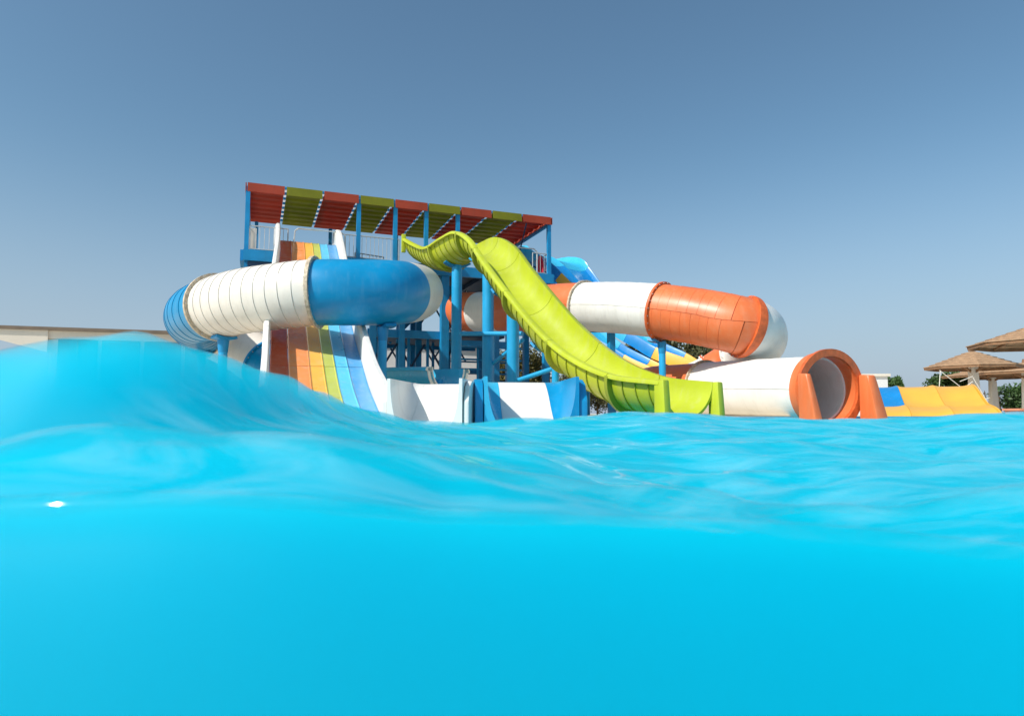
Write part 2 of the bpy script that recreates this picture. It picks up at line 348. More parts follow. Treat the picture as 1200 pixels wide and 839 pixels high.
# upper platform: deck and edge beams
MB().bar(T(0, TD/2, PZ-.06), T(TL, TD/2, PZ-.06), TD-.02, .10).build('platform', NAVY, tower)
def beam(p, q, w=.12, h=.2, m=STEEL, name='beam'): return MB().bar(p, q, w, h).build(name, m, tower)
beam(T(-.03, -.05, PZ-.16), T(TL+.03, -.05, PZ-.16), .12, .34)
beam(T(-.03, TD+.05, PZ-.16), T(TL+.03, TD+.05, PZ-.16), .12, .34)
for a in (-.06, TL+.06): beam(T(a, .02, PZ-.16), T(a, TD-.02, PZ-.16), .12, .34)
for a in np.linspace(1.2, 9.1, 7): beam(T(a, .05, PZ-.2), T(a, TD-.05, PZ-.2), .1, .16, NAVY, 'joist')
MB().bar(T(.1, -.0, PZ-.42), T(1.3, -.0, PZ-.42), .08, .16).build('louvre_panel', NAVY, tower)
# middle platform
MB().bar(T(3.85, 2.15, MZ-.05), T(8.6, 2.15, MZ-.05), 3.7, .08).build('platform', NAVY, tower)
beam(T(3.8, .25, MZ-.1), T(6.75, .25, MZ-.1), .12, .26)
beam(T(6.8, .25, MZ-.33), T(9.0, .25, MZ-.33), .12, .2)
beam(T(3.8, 4.02, MZ-.1), T(8.7, 4.02, MZ-.1), .12, .24)
for z in (1.75, 1.0):
    beam(T(4.0, 1.9, z), T(8.7, 1.9, z), .08, .12); beam(T(4.0, TD-.1, z+.1), T(8.7, TD-.1, z+.1), .08, .12)
for a in (4.1, 5.1, 6.2): beam(T(a, 1.85, 1.0), T(a+1.0, 1.85, 2.7), .05, .07, NAVY, 'brace'); beam(T(a+1.0, 1.78, 1.0), T(a, 1.78, 2.7), .05, .07, NAVY, 'brace')
for a in (4.2, 5.6, 7.0): beam(T(a, TD+.1, 2.3), T(a+1.4, TD+.1, 4.6), .05, .06, NAVY, 'brace'); beam(T(a+1.4, TD+.17, 2.3), T(a, TD+.17, 4.6), .05, .06, NAVY, 'brace')
beam(T(7.0, .3, MZ+.1), T(8.3, .3, PZ-.35), .06, .08, GALV, 'brace'); beam(T(6.9, .5, MZ+.6), T(7.7, 2.0, PZ-.4), .06, .08, GALV, 'brace')
# guard rail of pipes at the foot of the tower
for k, z in enumerate((.95, 1.35, 1.8, 2.15, 2.6)): MB().pipe(T(6.9, 1.2, z), T(9.6, 1.2, z), .035).build('guard_rail', PIPEB, tower)
for a in (7.15, 7.9, 8.7, 9.4): MB().pipe(T(a, 1.2, GZ), T(a, 1.2, 2.6), .04).build('guard_post', PIPEB, tower)
# platform railings
def railing(a0, b0, a1, b1, z0, z1, step=.13, m=GALV):
    p0, p1 = T(a0, b0, 0), T(a1, b1, 0); n = max(2, int((p1-p0).length/step)); mb = MB()
    for z in (z0+.06, z1): mb.pipe(p0+Vector((0, 0, z)), p1+Vector((0, 0, z)), .019, n=8)
    for k in range(n+1):
        q = p0.lerp(p1, k/n); mb.pipe(q+Vector((0, 0, z0)), q+Vector((0, 0, z1)), .009 if 0 < k < n else .02, n=6)
    return mb.build('railing', m, tower)
RT = PZ+.78
railing(.15, .02, 1.25, .02, PZ, RT); railing(3.0, .02, 4.75, .02, PZ, RT); railing(9.6, .1, 10.2, .1, PZ, RT)
railing(.1, .1, .1, TD-.3, PZ, RT); railing(.4, TD-.1, 9.9, TD-.1, PZ, RT, .2); railing(10.2, .2, 10.2, TD-.3, PZ, RT)
railing(6.3, .4, 6.95, .4, MZ, MZ+1.05); railing(3.4, .6, 4.4, .9, PZ-.05, PZ+.35)
mb = MB()
g = [T(1.42, -.1, PZ+.3), T(1.45, -.1, PZ+.72), T(1.55, -.1, PZ+.80), T(2.85, -.1, PZ+.80), T(2.98, -.1, PZ+.72), T(3.0, -.1, PZ+.1)]
for i in range(5): mb.pipe(g[i], g[i+1], .022, n=8)
mb.build('start_bar', GALV, tower)
mb = MB()
g = [T(8.5, .2, PZ), T(8.5, .2, PZ+.85), T(8.62, .2, PZ+.95), T(9.7, .2, PZ+.95), T(9.82, .2, PZ+.85), T(9.82, .2, PZ)]
for i in range(5): mb.pipe(g[i], g[i+1], .025, n=8)
mb.build('start_bar', GALV, tower)
beam(T(TL-.1, .15, PZ+.1), T(TL-1.0, TD-.3, RZ-.2), .04, .05, NAVY, 'brace'); beam(T(TL-.9, .2, RZ-.2), T(TL-.1, TD-.4, PZ+.4), .04, .05, NAVY, 'brace')
MB().bar(T(.22, .3, PZ), T(.22, .3, PZ+.78), .22, .04).build('side_panel', CREAM, tower)
# canopy
canopy = MB()
for b_ in np.linspace(.25, TD-.12, 8): canopy.bar(T(.03, b_, RZ+.085), T(TL-.03, b_, RZ+.085), .06, .07)
for a in (.06, TL-.06): canopy.bar(T(a, .1, RZ-.19), T(a, TD-.1, RZ-.19), .07, .1)
canopy = canopy.build('canopy_frame', STEEL, tower)
NP = 9; pw = TL/NP
for i in range(NP):
    m = REDP if i % 2 == 0 else GRNP
    a0, a1 = i*pw+.042, (i+1)*pw-.042
    mb = MB(); S = 8; vs = []
    prof = []
    for k in range(S):
        b0 = TD*k/S; b1 = TD*(k+1)/S
        prof += [(b0, RZ+.035), (b0+.10, RZ-.02), (b1-.16, RZ-.02), (b1-.03, RZ+.035)]
    prof.append((TD+.15, RZ-.0))
    top = [(b_, z+.012) for b_, z in prof]
    poly = prof+top[::-1]
    n = len(prof)
    vs = [T(a, b_, z) for a in (a0, a1) for b_, z in poly]; M_ = len(poly)
    fs = [(k, (k+1) % M_, M_+(k+1) % M_, M_+k) for k in range(M_)]
    fs += [(k, k+1, M_-2-k, M_-1-k) for k in range(n-1)]+[(M_+k, M_+M_-1-k, M_+M_-2-k, M_+k+1) for k in range(n-1)]
    mb.add(vs, fs); mb.build('roof_panel', m, canopy, ang=20)
    MB().poly_prism([T(a0-.01, -.02, RZ+.06), T(a0-.01, -.075, RZ-.23), T(a0-.01, -.05, RZ-.23), T(a0-.01, .02, RZ+.06)], u*(a1-a0+.02)).build('fascia_panel', m, canopy)
    if i < NP-1: MB().bar(T(a1+.042, .30, RZ+.13), T(a1+.042, TD, RZ+.13), .15, .01).build('light_strip', STRIP, canopy)
MB().poly_prism([T(-.03, -.02, RZ+.05), T(-.03, TD, RZ+.05), T(-.03, TD, RZ-.12), T(-.03, -.02, RZ-.2)], u*.03).build('fascia_panel', REDP, canopy)
MB().poly_prism([T(TL, -.02, RZ+.05), T(TL, TD, RZ+.05), T(TL, TD, RZ-.12), T(TL, -.02, RZ-.2)], u*.03).build('fascia_panel', REDP, canopy)
# stair of the tower behind
mb = MB(); mb.bar(T(5.0, 3.0, MZ-.1), T(6.9, 3.0, PZ-.3), .06, .2); mb.build('stair_stringer', STEEL, tower)

# ------------------------------------------------------------------ rainbow slide
ctrl = [(358, 287, 21.4), (361, 285, 20.6), (363, 299, 19.6), (364, 335, 17.2), (366, 381, 14.4), (371, 424, 12.6), (375, 454, 11.6), (379, 476, 10.7), (382, 492, 10.1)]
pth = Path([P(*c) for c in ctrl])
rain = thing('rainbow_slide', (pth.p[-1].x, pth.p[-1].y, 0), 'wide straight slide with rainbow lanes between white side walls', 'water slide')
HW = .84
rc = [('red_lane', (206, 84, 48)), ('orange_lane', (242, 150, 88)), ('amber_lane', (246, 184, 80)), ('green_lane', (190, 196, 92)), ('pale_blue_lane', (96, 194, 230)), ('blue_lane', (84, 156, 208))]
lws = [1.3, 1.5, 1.0, .85, .95, 1.1]; lws = [2*HW*w_/sum(lws) for w_ in lws]
for i, (nm, c) in enumerate(rc):
    lw = lws[i]
    m = mat(nm, lin(*c), .3, .07, 2, dirt=.35, dirt_rgb=(.6, .6, .58), bump=.15, fine=4)
    x0 = -HW+sum(lws[:i])+.004; x1 = x0+lw-.008
    # four moulded lengths per lane with a small lip at each joint
    for k in range(5):
        l0, l1 = pth.len*k/5, pth.len*(k+1)/5
        prof = [(x0, .015), (x0+.02, .0), (x1-.02, .0), (x1, .015), (x1, -.04), (x0, -.04)]
        o = sweep(pth.sub(l0+.012, l1-.008), prof).build('lane', m, rain)
def wall_profile(x0, x1, h, base=-.12): return [(x0, base), (x0, h-.05), (x0+.03, h), (x1-.03, h), (x1, h-.05), (x1, base)]
for s, hh in ((-1, .52), (1, .50)):
    x0, x1 = (s*HW-.13, s*HW-.005) if s < 0 else (HW+.005, HW+.14)
    for k in range(4):
        l0, l1 = pth.len*k/4, pth.len*(k+1)/4
        sweep(pth.sub(l0+.006, l1-.006), wall_profile(x0, x1, hh)).build('side_wall', WHITE, rain)
for k in (.35, .62):
    p, tt, s, up = pth.frame(pth.len*k)
    for q in (-.7, .7): MB().pipe((p.x+s.x*q, p.y+s.y*q, -1.5 if p.y < ymax(p.x) else GZ), (p.x+s.x*q, p.y+s.y*q, p.z-.05), .08).build('support_post', PIPEB, rain)

# ------------------------------------------------------------------ tubes
def tube_slide(root, path, r, secs, split=False):
    """secs: (from, to, material, shell rings, flange material at its start or None)"""
    for (c0, c1, m, nr, fm) in secs:
        l0, l1 = path.at_ctrl(c0), path.at_ctrl(c1)
        sec = annulus(path.sub(l0+.003, l1-.003, .15), r-.022, r-.06, 56).build('tube_section', m, root)
        dl = (l1-l0)/nr
        if not split or nr < 3:
            for k in range(nr):
                annulus(path.sub(l0+dl*k+.0025, l0+dl*(k+1)-.0025, .12), r, r-.02, 56, taper=.010).build('tube_shell', m, sec)
        else:
            for h in range(2):   # upper and lower half shells, joints staggered like brickwork
                cuts = [l0+dl*k for k in range(nr+1)] if h == 0 else [l0]+[l0+dl*(k+.5) for k in range(nr)]+[l1]
                for a_, b_ in zip(cuts[:-1], cuts[1:]):
                    annulus(path.sub(a_+.004, b_-.004, .12), r, r-.02, 28, h*math.pi+.008, (h+1)*math.pi-.008, taper=.007).build('tube_shell', m, sec)
    for i, (c0, c1, m, nr, fm) in enumerate(secs):
        if i == 0 or fm is None: continue
        l = path.at_ctrl(c0)
        f = annulus(path.sub(l-.028, l+.028, .03), r+.06, r-.024, 56).build('flange', fm, root)
        p, tt, s, up = path.frame(l)
        for k in range(24):
            a_ = 2*math.pi*k/24; q = p+(s*math.cos(a_)+up*math.sin(a_))*(r+.034)
            MB().pipe(q-tt*.05, q+tt*.05, .012, n=6).build('bolt', GALV, f)

ctrl = [(474, 338, 21.0), (484, 340, 17.4), (484, 343, 14.9), (459, 343, 13.45), (420, 343, 13.1), (371, 343, 13.0), (330, 347, 13.1), (285, 353, 13.4), (256, 360, 13.9), (231, 369, 15.0), (231, 378, 16.4), (247, 389, 17.6), (280, 407, 18.0), (312, 428, 17.6), (345, 446, 17.0)]
pth = Path([P(*c) for c in ctrl]); bt = pth
tube1 = thing('tube_slide', (pth.p[70].x, pth.p[70].y, 0), 'enclosed blue and white tube slide curling in front of the rainbow lanes', 'water slide')
tube_slide(tube1, pth, .66, [(0, 2.75, CREAM, 8, None), (2.75, 5, BLUE, 1, None), (5, 8, CREAM, 11, RUST), (8, 11.2, BLUE, 11, RUST), (11.2, 13, CREAM, 3, RUST), (13, 14, BLUE, 1, STEEL)])
def tube_post(root, path, c, r, rad=.09):
    p, tt, s, up = path.frame(path.at_ctrl(c)); gz = -1.55 if p.y < ymax(p.x) else GZ
    MB().pipe((p.x, p.y, gz), (p.x, p.y, p.z-r-.12), rad).build('support_post', PIPEB, root)
    mb = MB()
    fr = [(p-tt*.12, tt, s, up), (p+tt*.12, tt, s, up)]
    mb = annulus(fr, r+.075, r+.012, 14, -math.pi/2-.32, -math.pi/2+.32); mb.pipe((p.x, p.y, p.z-r-.32), (p.x, p.y, p.z-r-.05), rad*1.05, rad*1.35)
    mb.build('saddle', STEEL, root)
tube_post(tube1, pth, 7.75, .66); tube_post(tube1, pth, 3.3, .66); tube_post(tube1, pth, 10.6, .66)

ctrl = [(538, 365, 22.8), (562, 366, 22.0), (592, 366, 21), (640, 361, 19), (686, 360, 17.9), (730, 361, 17.0), (775, 365, 16.2), (828, 373, 15.5), (872, 383, 15.1), (889, 393, 16.3), (882, 410, 18.1), (858, 428, 19.0), (826, 447, 19.3), (790, 459, 19.2), (762, 459, 18.6), (772, 458, 17.8), (800, 457, 17.2), (828, 456, 16.6), (900, 456, 14.6), (972, 457, 12.95)]
pth = Path([P(*c) for c in ctrl]); ot = pth
tube2 = thing('tube_slide', (pth.p[-1].x, pth.p[-1].y, 0), 'enclosed orange and white tube slide looping down to a round orange mouth', 'water slide')
tube_slide(tube2, pth, .67, [(0, 1, ORANGE, 2, None), (1, 2, WHITE, 1, None), (2, 4, ORANGE, 4, None), (4, 6, WHITE, 7, RUST), (6, 8, ORANGE, 9, OFLANGE), (8, 10.6, WHITE, 1, OFLANGE), (10.6, 11.7, ORANGE, 1, WHITE), (11.7, 13, WHITE, 2, OFLANGE), (13, 17, ORANGE, 2, RUST), (17, 18.86, WHITE, 6, RUST)], True)
p, tt, s, up = pth.frame(pth.at_ctrl(18.86)); l0 = pth.at_ctrl(18.86)
fr = pth.sub(l0-.01, pth.len, .1)
mouth = annulus(fr, .74, .648, 48).build('mouth', ORANGE, tube2)
pe, te, se, ue = pth.fr[-1]
annulus([(pe-te*.02, te, se, ue), (pe+te*.06, te, se, ue)], .80, .66, 48).build('mouth_rim', OFLANGE, mouth)
# the two cheek walls beside the mouth
th_ = Vector((te.x, te.y, 0)).normalized(); sh = Vector((se.x, se.y, 0)).normalized()
for q, w_, lift in ((-1, .15, .62), (1, .24, .62)):
    c = Vector((pe.x, pe.y, 0))+sh*q*.76
    a0 = c+th_*.07; a1 = c+th_*.52
    def ring(pt, hw, z0, z1, tw): return [pt-sh*hw+Vector((0, 0, z0)), pt+sh*hw+Vector((0, 0, z0)), pt+sh*tw+Vector((0, 0, z1)), pt-sh*tw+Vector((0, 0, z1))]
    mb = MB(); vs = ring(a0, w_*.5, -.3, .97, w_*.42)+ring(c+th_*.30, w_*.5, -.3, .95, w_*.42)+ring(a1, w_*.6, -.3, .08, w_*.6)
    fs = [(3, 2, 1, 0), (8, 9, 10, 11)]
    for k in range(2): fs += [(k*4+i, k*4+(i+1) % 4, k*4+4+(i+1) % 4, k*4+4+i) for i in range(4)]
    mb.add(vs, fs).build('cheek_wall', ORANGE, mouth, bevel=.03)
fl_ = [(pe+te*.065+th_*d_+Vector((0, 0, -.03*d_)), te, se, ue) for d_ in (0, .2, .4, .6)]
annulus(fl_, .72, .64, 16, -math.pi+1.0, -1.0).build('exit_floor', ORANGE, mouth)
# supports of the orange tube
tube_post(tube2, pth, 6.0, .72, .085)
p, tt, s, up = pth.frame(pth.at_ctrl(4.3))
bz = p.z-.78
MB().bar(P(676, 386, 18.0), P(727, 386, 17.2), .12, .16).build('support_beam', STEEL, tube2)
q = P(716, 390, 17.4); MB().bar((q.x, q.y, GZ), (q.x, q.y, q.z), .16, .16).build('support_post', STEEL, tube2)
tube_post(tube2, pth, 11.0, .67); tube_post(tube2, pth, 1.5, .67)

# white service box under the exit tube
q = P(890, 487, 13.0)

# ------------------------------------------------------------------ lime flume
ctrl = [(495, 283, 21.9), (507, 289, 21.0), (523, 293, 19.8), (541, 283, 18.7), (558, 276, 17.9), (576, 285, 17.1), (596, 312, 16.2), (622, 345, 15.2), (656, 384, 14.15), (696, 418, 13.1), (746, 441, 12.05), (808, 449, 11.0)]
pth = Path([P(*c) for c in ctrl]); lp = pth
lime = thing('flume_slide', (pth.p[-1].x, pth.p[-1].y, 0), 'lime green open flume dropping from a hump to the water', 'water slide')
rr = .62
def u_profile(r, th, a=math.pi, n=22, rim=.09):
    o = [(-r*math.cos(k*math.pi/n), -r*math.sin(k*math.pi/n)) for k in range(n+1)]
    i = [(-(r-th)*math.cos(k*math.pi/n), -(r-th)*math.sin(k*math.pi/n)) for k in range(n+1)]
    outer = [(-r-rim, .0), (-r-rim, -.05), (-r, -.055)]+o[1:-1]+[(r, -.055), (r+rim, -.05), (r+rim, .0)]
    inner = [(r+rim-.03, .03), (r-th, .03)]+i[::-1][1:-1]+[(-(r-th), .03), (-r-rim+.03, .03)]
    return outer+inner
cuts = [0, 2.3, 4.2, 5.4, 7.0, 8.5, 10.0, 11]
up_ = u_profile(rr, .05)
def sweep_u(fr, prof):
    mb = MB(); n = len(prof); vs = []; fs = []
    for p, t, s, w in fr: vs += [p+s*a+w*b for a, b in prof]
    for j in range(len(fr)-1):
        for i in range(n): fs.append((j*n+i, j*n+(i+1) % n, (j+1)*n+(i+1) % n, (j+1)*n+i))
    # end strips between outer and inner skins
    mout = (n-4)//2+2+1
    no = 22+5; 
    for j in (0, len(fr)-1):
        a_, b_ = 0, n-1
        while b_-a_ > 1:
            if b_-a_ == 2: fs.append((j*n+a_, j*n+a_+1, j*n+b_)); break
            fs.append((j*n+a_, j*n+a_+1, j*n+b_-1, j*n+b_)); a_ += 1; b_ -= 1
    return mb.add(vs, fs)
for c0, c1 in zip(cuts[:-1], cuts[1:]):
    l0, l1 = pth.at_ctrl(c0), pth.at_ctrl(c1)
    sec = sweep_u(pth.sub(l0+.006, l1-.006, .15), up_).build('flume_section', LIME, lime, ang=50)
    n = int((l1-l0)/.30)
    for k in range(1, n):
        l = l0+(l1-l0)*k/n
        annulus(pth.sub(l-.009, l+.009, .03), rr+.022, rr+.002, 16, -math.pi+.09, -.09).build('rib', LFLANGE, sec)
    if c0 > 0:
        annulus(pth.sub(l0-.04, l0+.04, .05), rr+.10, rr+.004, 20, -math.pi+.02, -.02).build('flange', LFLANGE, lime)
pe, te, se, ue = pth.fr[-1]; th_ = Vector((te.x, te.y, 0)).normalized(); sh = Vector((se.x, se.y, 0)).normalized()
ps, ts, ss, us = pth.fr[0]
for q in (-1, 1):
    c = Vector((ps.x, ps.y, ps.z))+ss*q*(rr+.03)
    MB().bar(c-Vector((0, 0, .45)), c+Vector((0, 0, .16)), .14, .10).build('start_cheek', LIME, lime, bevel=.02)
for q in (-1, 1):
    c = Vector((pe.x, pe.y, 0))+sh*q*(rr+.02)
    mb = MB(); z1 = pe.z+.035
    pts = [c-th_*.10-sh*.10+Vector((0, 0, z)) for z in (-.3, z1)]
    vs = [c+th_*a_+sh*b_+Vector((0, 0, z)) for a_, b_, z in ((-.12, -.07, -.3), (-.12, .07, -.3), (.16, .08, -.3), (.16, -.08, -.3), (-.12, -.06, z1), (-.12, .06, z1), (.10, .07, z1), (.10, -.07, z1))]
    mb.add(vs, [(0, 3, 2, 1), (4, 5, 6, 7), (0, 1, 5, 4), (1, 2, 6, 5), (2, 3, 7, 6), (3, 0, 4, 7)]).build('end_cheek', LIME, lime, bevel=.025)
def lime_post(px, rad, name='support_post'):
    best = min(pth.fr[:], key=lambda f: abs(600+F*f[0].x/f[0].y-px)); p = best[0]
    MB().pipe((p.x, p.y, GZ), (p.x, p.y, p.z-rr/best[3].z-rad*abs(best[1].z)/math.hypot(best[1].x, best[1].y)-.01), rad, n=20).build(name, PIPEB, lime)
    mb = annulus([(p-best[1]*.1, *best[1:]), (p+best[1]*.1, *best[1:])], rr+.085, rr+.036, 14, -math.pi/2-.6, -math.pi/2+.6); mb.build('saddle', STEEL, lime)
    return p
for px in (535, 572, 601): lime_post(px, .15)
lime_post(652, .08)
MB().pipe(P(575, 428, 17.3), P(613, 398, 16.3), .05).build('brace', PIPEB, lime)
MB().pipe(P(606, 446, 15.6), P(660, 428, 14.9), .055).build('brace', PIPEB, lime)
MB().pipe(P(540, 391, 17.6), P(612, 391, 16.4), .06).build('brace', PIPEB, lime)

# ------------------------------------------------------------------ blue and yellow lane slides behind
def lane_slide(name, label, pts, hw, lanes, secs, wall=.30, patch={}, ridge=.10):
    path = Path(pts); root = thing(name, (path.p[-1].x, path.p[-1].y, GZ), label, 'water slide', None)
    lw = 2*hw/lanes
    for c0, c1, m in secs:
        l0, l1 = path.at_ctrl(c0)+.006, path.at_ctrl(c1)-.006
        for i in range(lanes):
            x0, x1 = -hw+i*lw+.004, -hw+(i+1)*lw-.004; k = 7
            prof = [(x0+(x1-x0)*j/k, ridge*(2*j/k-1)**4) for j in range(k+1)]
            sweep(path.sub(l0, l1), prof+[(x1, -.06), (x0, -.06)]).build('lane', patch.get((c0, i), m), root, ang=50)
        for s in (-1, 1):
            x0, x1 = (-hw-.08, -hw-.004) if s < 0 else (hw+.004, hw+.08)
            sweep(path.sub(l0, l1), wall_profile(x0, x1, wall)).build('side_wall', m, root)
    for k in (.3, .6):
        p, tt, s, up = path.frame(path.len*k); MB().pipe((p.x, p.y, GZ), (p.x, p.y, p.z-.06), .1).build('support_post', PIPEB, root)
    return root
cB = [(626, 306, 28.4), (643, 303, 27.9), (660, 314, 27.2), (692, 350, 26.3), (735, 392, 25.4), (768, 411, 24.8), (800, 427, 24.2), (850, 448, 23.5), (905, 472, 22.8)]
pB = [P(*c) for c in cB]
lane_slide('lane_slide', 'two lane blue and yellow slide running down behind the orange tube, the higher one', pB, 1.35, 2, [(0, 2, SKYB), (2, 2.6, MIDB), (2.6, 3.2, YELLOW), (3.2, 4.4, SKYB), (4.4, 5.5, MIDB), (5.5, 8, YELLOW)])
pA = [p+Vector((-1.35, -1.95, -.55)) for p in pB]
lane_slide('lane_slide', 'two lane blue and yellow slide tucked behind the lime flume, the lower one', pA, 1.0, 2, [(0, 2, SKYB), (2, 2.7, MIDB), (2.7, 3.3, YELLOW), (3.3, 4.2, SKYB), (4.2, 5.2, MIDB), (5.2, 8, YELLOW)])
# yellow run-out slide at the right
hC = Vector((-.42, -.9, 0)).normalized(); c0 = Vector((px2x(1092, 15.0), 15.0, 0))
def pc(s, z): return c0-hC*s+Vector((0, 0, z))
lane_slide('lane_slide', 'yellow three lane slide end with a blue patch beside the orange mouth', [pc(3.2, .92), pc(2.75, .86), pc(1.9, .55), pc(1.35, .38), pc(.8, .32), pc(.3, .22), pc(-.2, .0)], 1.25, 3, [(0, 3, YELLOW), (3, 6, YELLOW)], .06, {(0, 0): MIDB}, .045)

# ------------------------------------------------------------------ short chutes
def chute(name, label, front, head, width, length, lip, mats, ends=.12):
    """short U shaped chute: floor drops from the lip to the water; front is the floor centre at the exit"""
    root = thing(name, front, label, 'water slide'); hd = Vector((head[0], head[1], 0)).normalized(); sd = Vector((0, 0, 1)).cross(hd)
    f = Vector(front)
    pts = [f-hd*(length*k)+Vector((0, 0, z)) for k, z in ((1.0, lip), (.86, lip-.02), (.62, lip*.72), (.38, lip*.34), (.18, lip*.10), (0, 0), (-.12, -.03))]
    path = Path(pts); hw = width/2; cur = .20*width
    left, inner, floor, right = mats
    fr = path.sub(0, path.len, .08)
    sweep(fr, [(-hw+cur, 0), (hw-cur, 0), (hw-cur, -.05), (-hw+cur, -.05)]).build('floor', floor, root)
    for s in (-1, 1):
        n = 8; vs = []; zt_ = lip+.015+f.z
        for p, tt, ss_, uu in fr:
            h_ = max(.02, zt_-p.z); row = [(hw-cur+.003+(cur-.003)*math.sin(k*math.pi/2/n), h_*(1-math.cos(k*math.pi/2/n))) for k in range(n+1)]
            row += [(hw+.045, h_), (hw+.045, -.05), (hw-cur+.003, -.05)]
            vs += [p+sd*s*a_+Vector((0, 0, b_)) for a_, b_ in row]
        m_ = n+4; fs = [(j_*m_+i_, j_*m_+(i_+1) % m_, (j_+1)*m_+(i_+1) % m_, (j_+1)*m_+i_) for j_ in range(len(fr)-1) for i_ in range(m_)]
        for j_ in (0, len(fr)-1): fs += [(j_*m_+k, j_*m_+k+1, j_*m_+m_-2, j_*m_+m_-1) if k == 0 else (j_*m_+k, j_*m_+k+1, j_*m_+m_-2) for k in range(n+1)]
        MB().add(vs, fs).build('curved_side', inner if s < 0 else right, root, ang=50)
        # upright cheek with rounded crown
        w0 = s*(hw+.055); prof = []
        zt = lip+.02
        poly = [(-.10*length, -.5), (-.10*length, zt*.55), (0.0, zt*.88), (.14*length, zt*.99), (.3*length, zt), (length, zt), (length, -.5)]
        a_ = [f-hd*x+sd*w0+Vector((0, 0, z-f.z)) for x, z in poly]
        MB().poly_prism(a_, sd*s*ends).build('cheek_wall', left if s < 0 else right, root, bevel=.02)
    MB().bar(f-hd*(length+.03)+Vector((0, 0, lip-.35-f.z)), f-hd*(length+.09)+Vector((0, 0, lip-.35-f.z)), width+.1, .68).build('back_panel', floor, root)
    return root
fr_ = P(622, 485, 9.7); chute('chute', 'short chute with white floor and blue sides at the pool edge', (fr_.x, fr_.y, .02), (.10, -1), 1.28, 1.35, .70, (BLUE, SKYB, WHITE, BLUE))
fr_ = P(500, 485, 9.45); chute('chute', 'plain white chute at the pool edge beside the rainbow lanes', (fr_.x, fr_.y, .02), (-.10, -1), .98, 1.3, .66, (WHITE, WHITE, WHITE, WHITE), .08)
# blue trough behind
tr = thing('trough_slide', P(500, 470, 14.2), 'blue trough with white end lip between the tower legs', 'water slide')
pp = Path([P(466, 434, 15.0), P(500, 433, 14.4), P(526, 433, 13.9)])
o1 = sweep_u(pp.sub(0, pp.len, .2), u_profile(.5, .05, rim=.06)).build('trough', SKYB, tr, ang=50)
sweep_u(pp.sub(pp.len-.02, pp.len+.0, .05), u_profile(.56, .14, rim=.04)).build('end_lip', WHITE, tr, ang=50)
for px in (485, 515):
    q = P(px, 445, 14.3); MB().pipe((q.x, q.y, GZ), (q.x, q.y, q.z), .07).build('support_post', PIPEB, tr)

# ------------------------------------------------------------------ buildings
bl = thing('flat_roof_building', P(110, 470, 25), 'low cream building with flat brown-edged roof and tapered overhang', 'building')
a0 = P(-60, 379, 23.7); a1 = P(420, 392, 28.0); dirb = Vector((a1.x-a0.x, a1.y-a0.y, 0)); lb = dirb.length; dirb.normalize(); nb = Vector((-dirb.y, dirb.x, 0)); zr = a0.z
def Bp(x, y, z): return Vector((a0.x, a0.y, 0))+dirb*x+nb*y+Vector((0, 0, z))
MB().poly_prism([Bp(0, 0, zr), Bp(lb, 0, zr), Bp(lb, 0, zr-.12), Bp(0, 0, zr-.12)], nb*9).build('roof_edge', BROWN, bl)
MB().poly_prism([Bp(.05, .08, zr-.123), Bp(3.05, .08, zr-.123), Bp(3.05, .08, zr-.95)], nb*8.8).build('overhang', PLAST, bl)
MB().poly_prism([Bp(3.05, .15, zr-.123), Bp(lb, .15, zr-.123), Bp(lb, .15, zr-.42), Bp(3.05, .15, zr-.42)], nb*8.6).build('lintel', PLAST, bl)
MB().poly_prism([Bp(3.05, .3, GZ), Bp(lb, .3, GZ), Bp(lb, .3, zr-.425), Bp(3.05, .3, zr-.425)], nb*8.4).build('wall', PLAST, bl)
for k in range(6):
    x = 3.35+k*1.45; w_ = MB().poly_prism([Bp(x, .22, zr-2.2), Bp(x+1.3, .22, zr-2.2), Bp(x+1.3, .22, zr-.45), Bp(x, .22, zr-.45)], nb*.07).build('window', GLASS, bl)
    MB().bar(Bp(x+.65, .2, zr-2.2), Bp(x+.65, .2, zr-.45), .05, .03).build('window_bar', BROWN, w_)
# grey slatted screen behind the left tube
sc = thing('slatted_screen', P(300, 470, 21.5), 'grey horizontal slatted screen behind the white tube', 'screen')
for k in range(16):
    z = .3+k*.17; p0 = P(262, 400, 21.8); p1 = P(330, 400, 21.3)
    MB().bar((p0.x, p0.y, z), (p1.x, p1.y, z), .03, .13).build('slat', GREYM, sc)
for px in (266, 296, 326):
    p0 = P(px, 400, 21.65); MB().bar((p0.x, p0.y+.06, GZ), (p0.x, p0.y+.06, 3.0), .06, .06).build('screen_post', GREYM, sc)
wb = thing('service_building', P(480, 470, 30), 'long white walled building seen between the tower legs', 'building')
q0 = P(395, 401, 30); q1 = P(575, 405, 32)
MB().poly_prism([Vector((q0.x, q0.y, GZ)), Vector((q1.x, q1.y, GZ)), Vector((q1.x, q1.y, q0.z)), Vector((q0.x, q0.y, q0.z))], Vector((-.5, 4, 0))).build('wall', LAV, wb)
MB().poly_prism([Vector((q0.x-.2, q0.y-.15, q0.z+.003)), Vector((q1.x+.2, q1.y-.15, q0.z+.003)), Vector((q1.x+.2, q1.y-.15, q0.z+.2)), Vector((q0.x-.2, q0.y-.15, q0.z+.2))], Vector((-.5, 4.4, 0))).build('roof', GREYM, wb)
for k in range(3):
    p0 = q0.lerp(q1, .12+.28*k); p1 = q0.lerp(q1, .20+.28*k)
    MB().poly_prism([Vector((p0.x, p0.y-.03, 1.1)), Vector((p1.x, p1.y-.03, 1.1)), Vector((p1.x, p1.y-.03, 2.1)), Vector((p0.x, p0.y-.03, 2.1))], Vector((0, .02, 0))).build('window', GLASS, wb)
hb = thing('white_house', P(1028, 470, 32), 'small white block house behind the yellow slide', 'building')
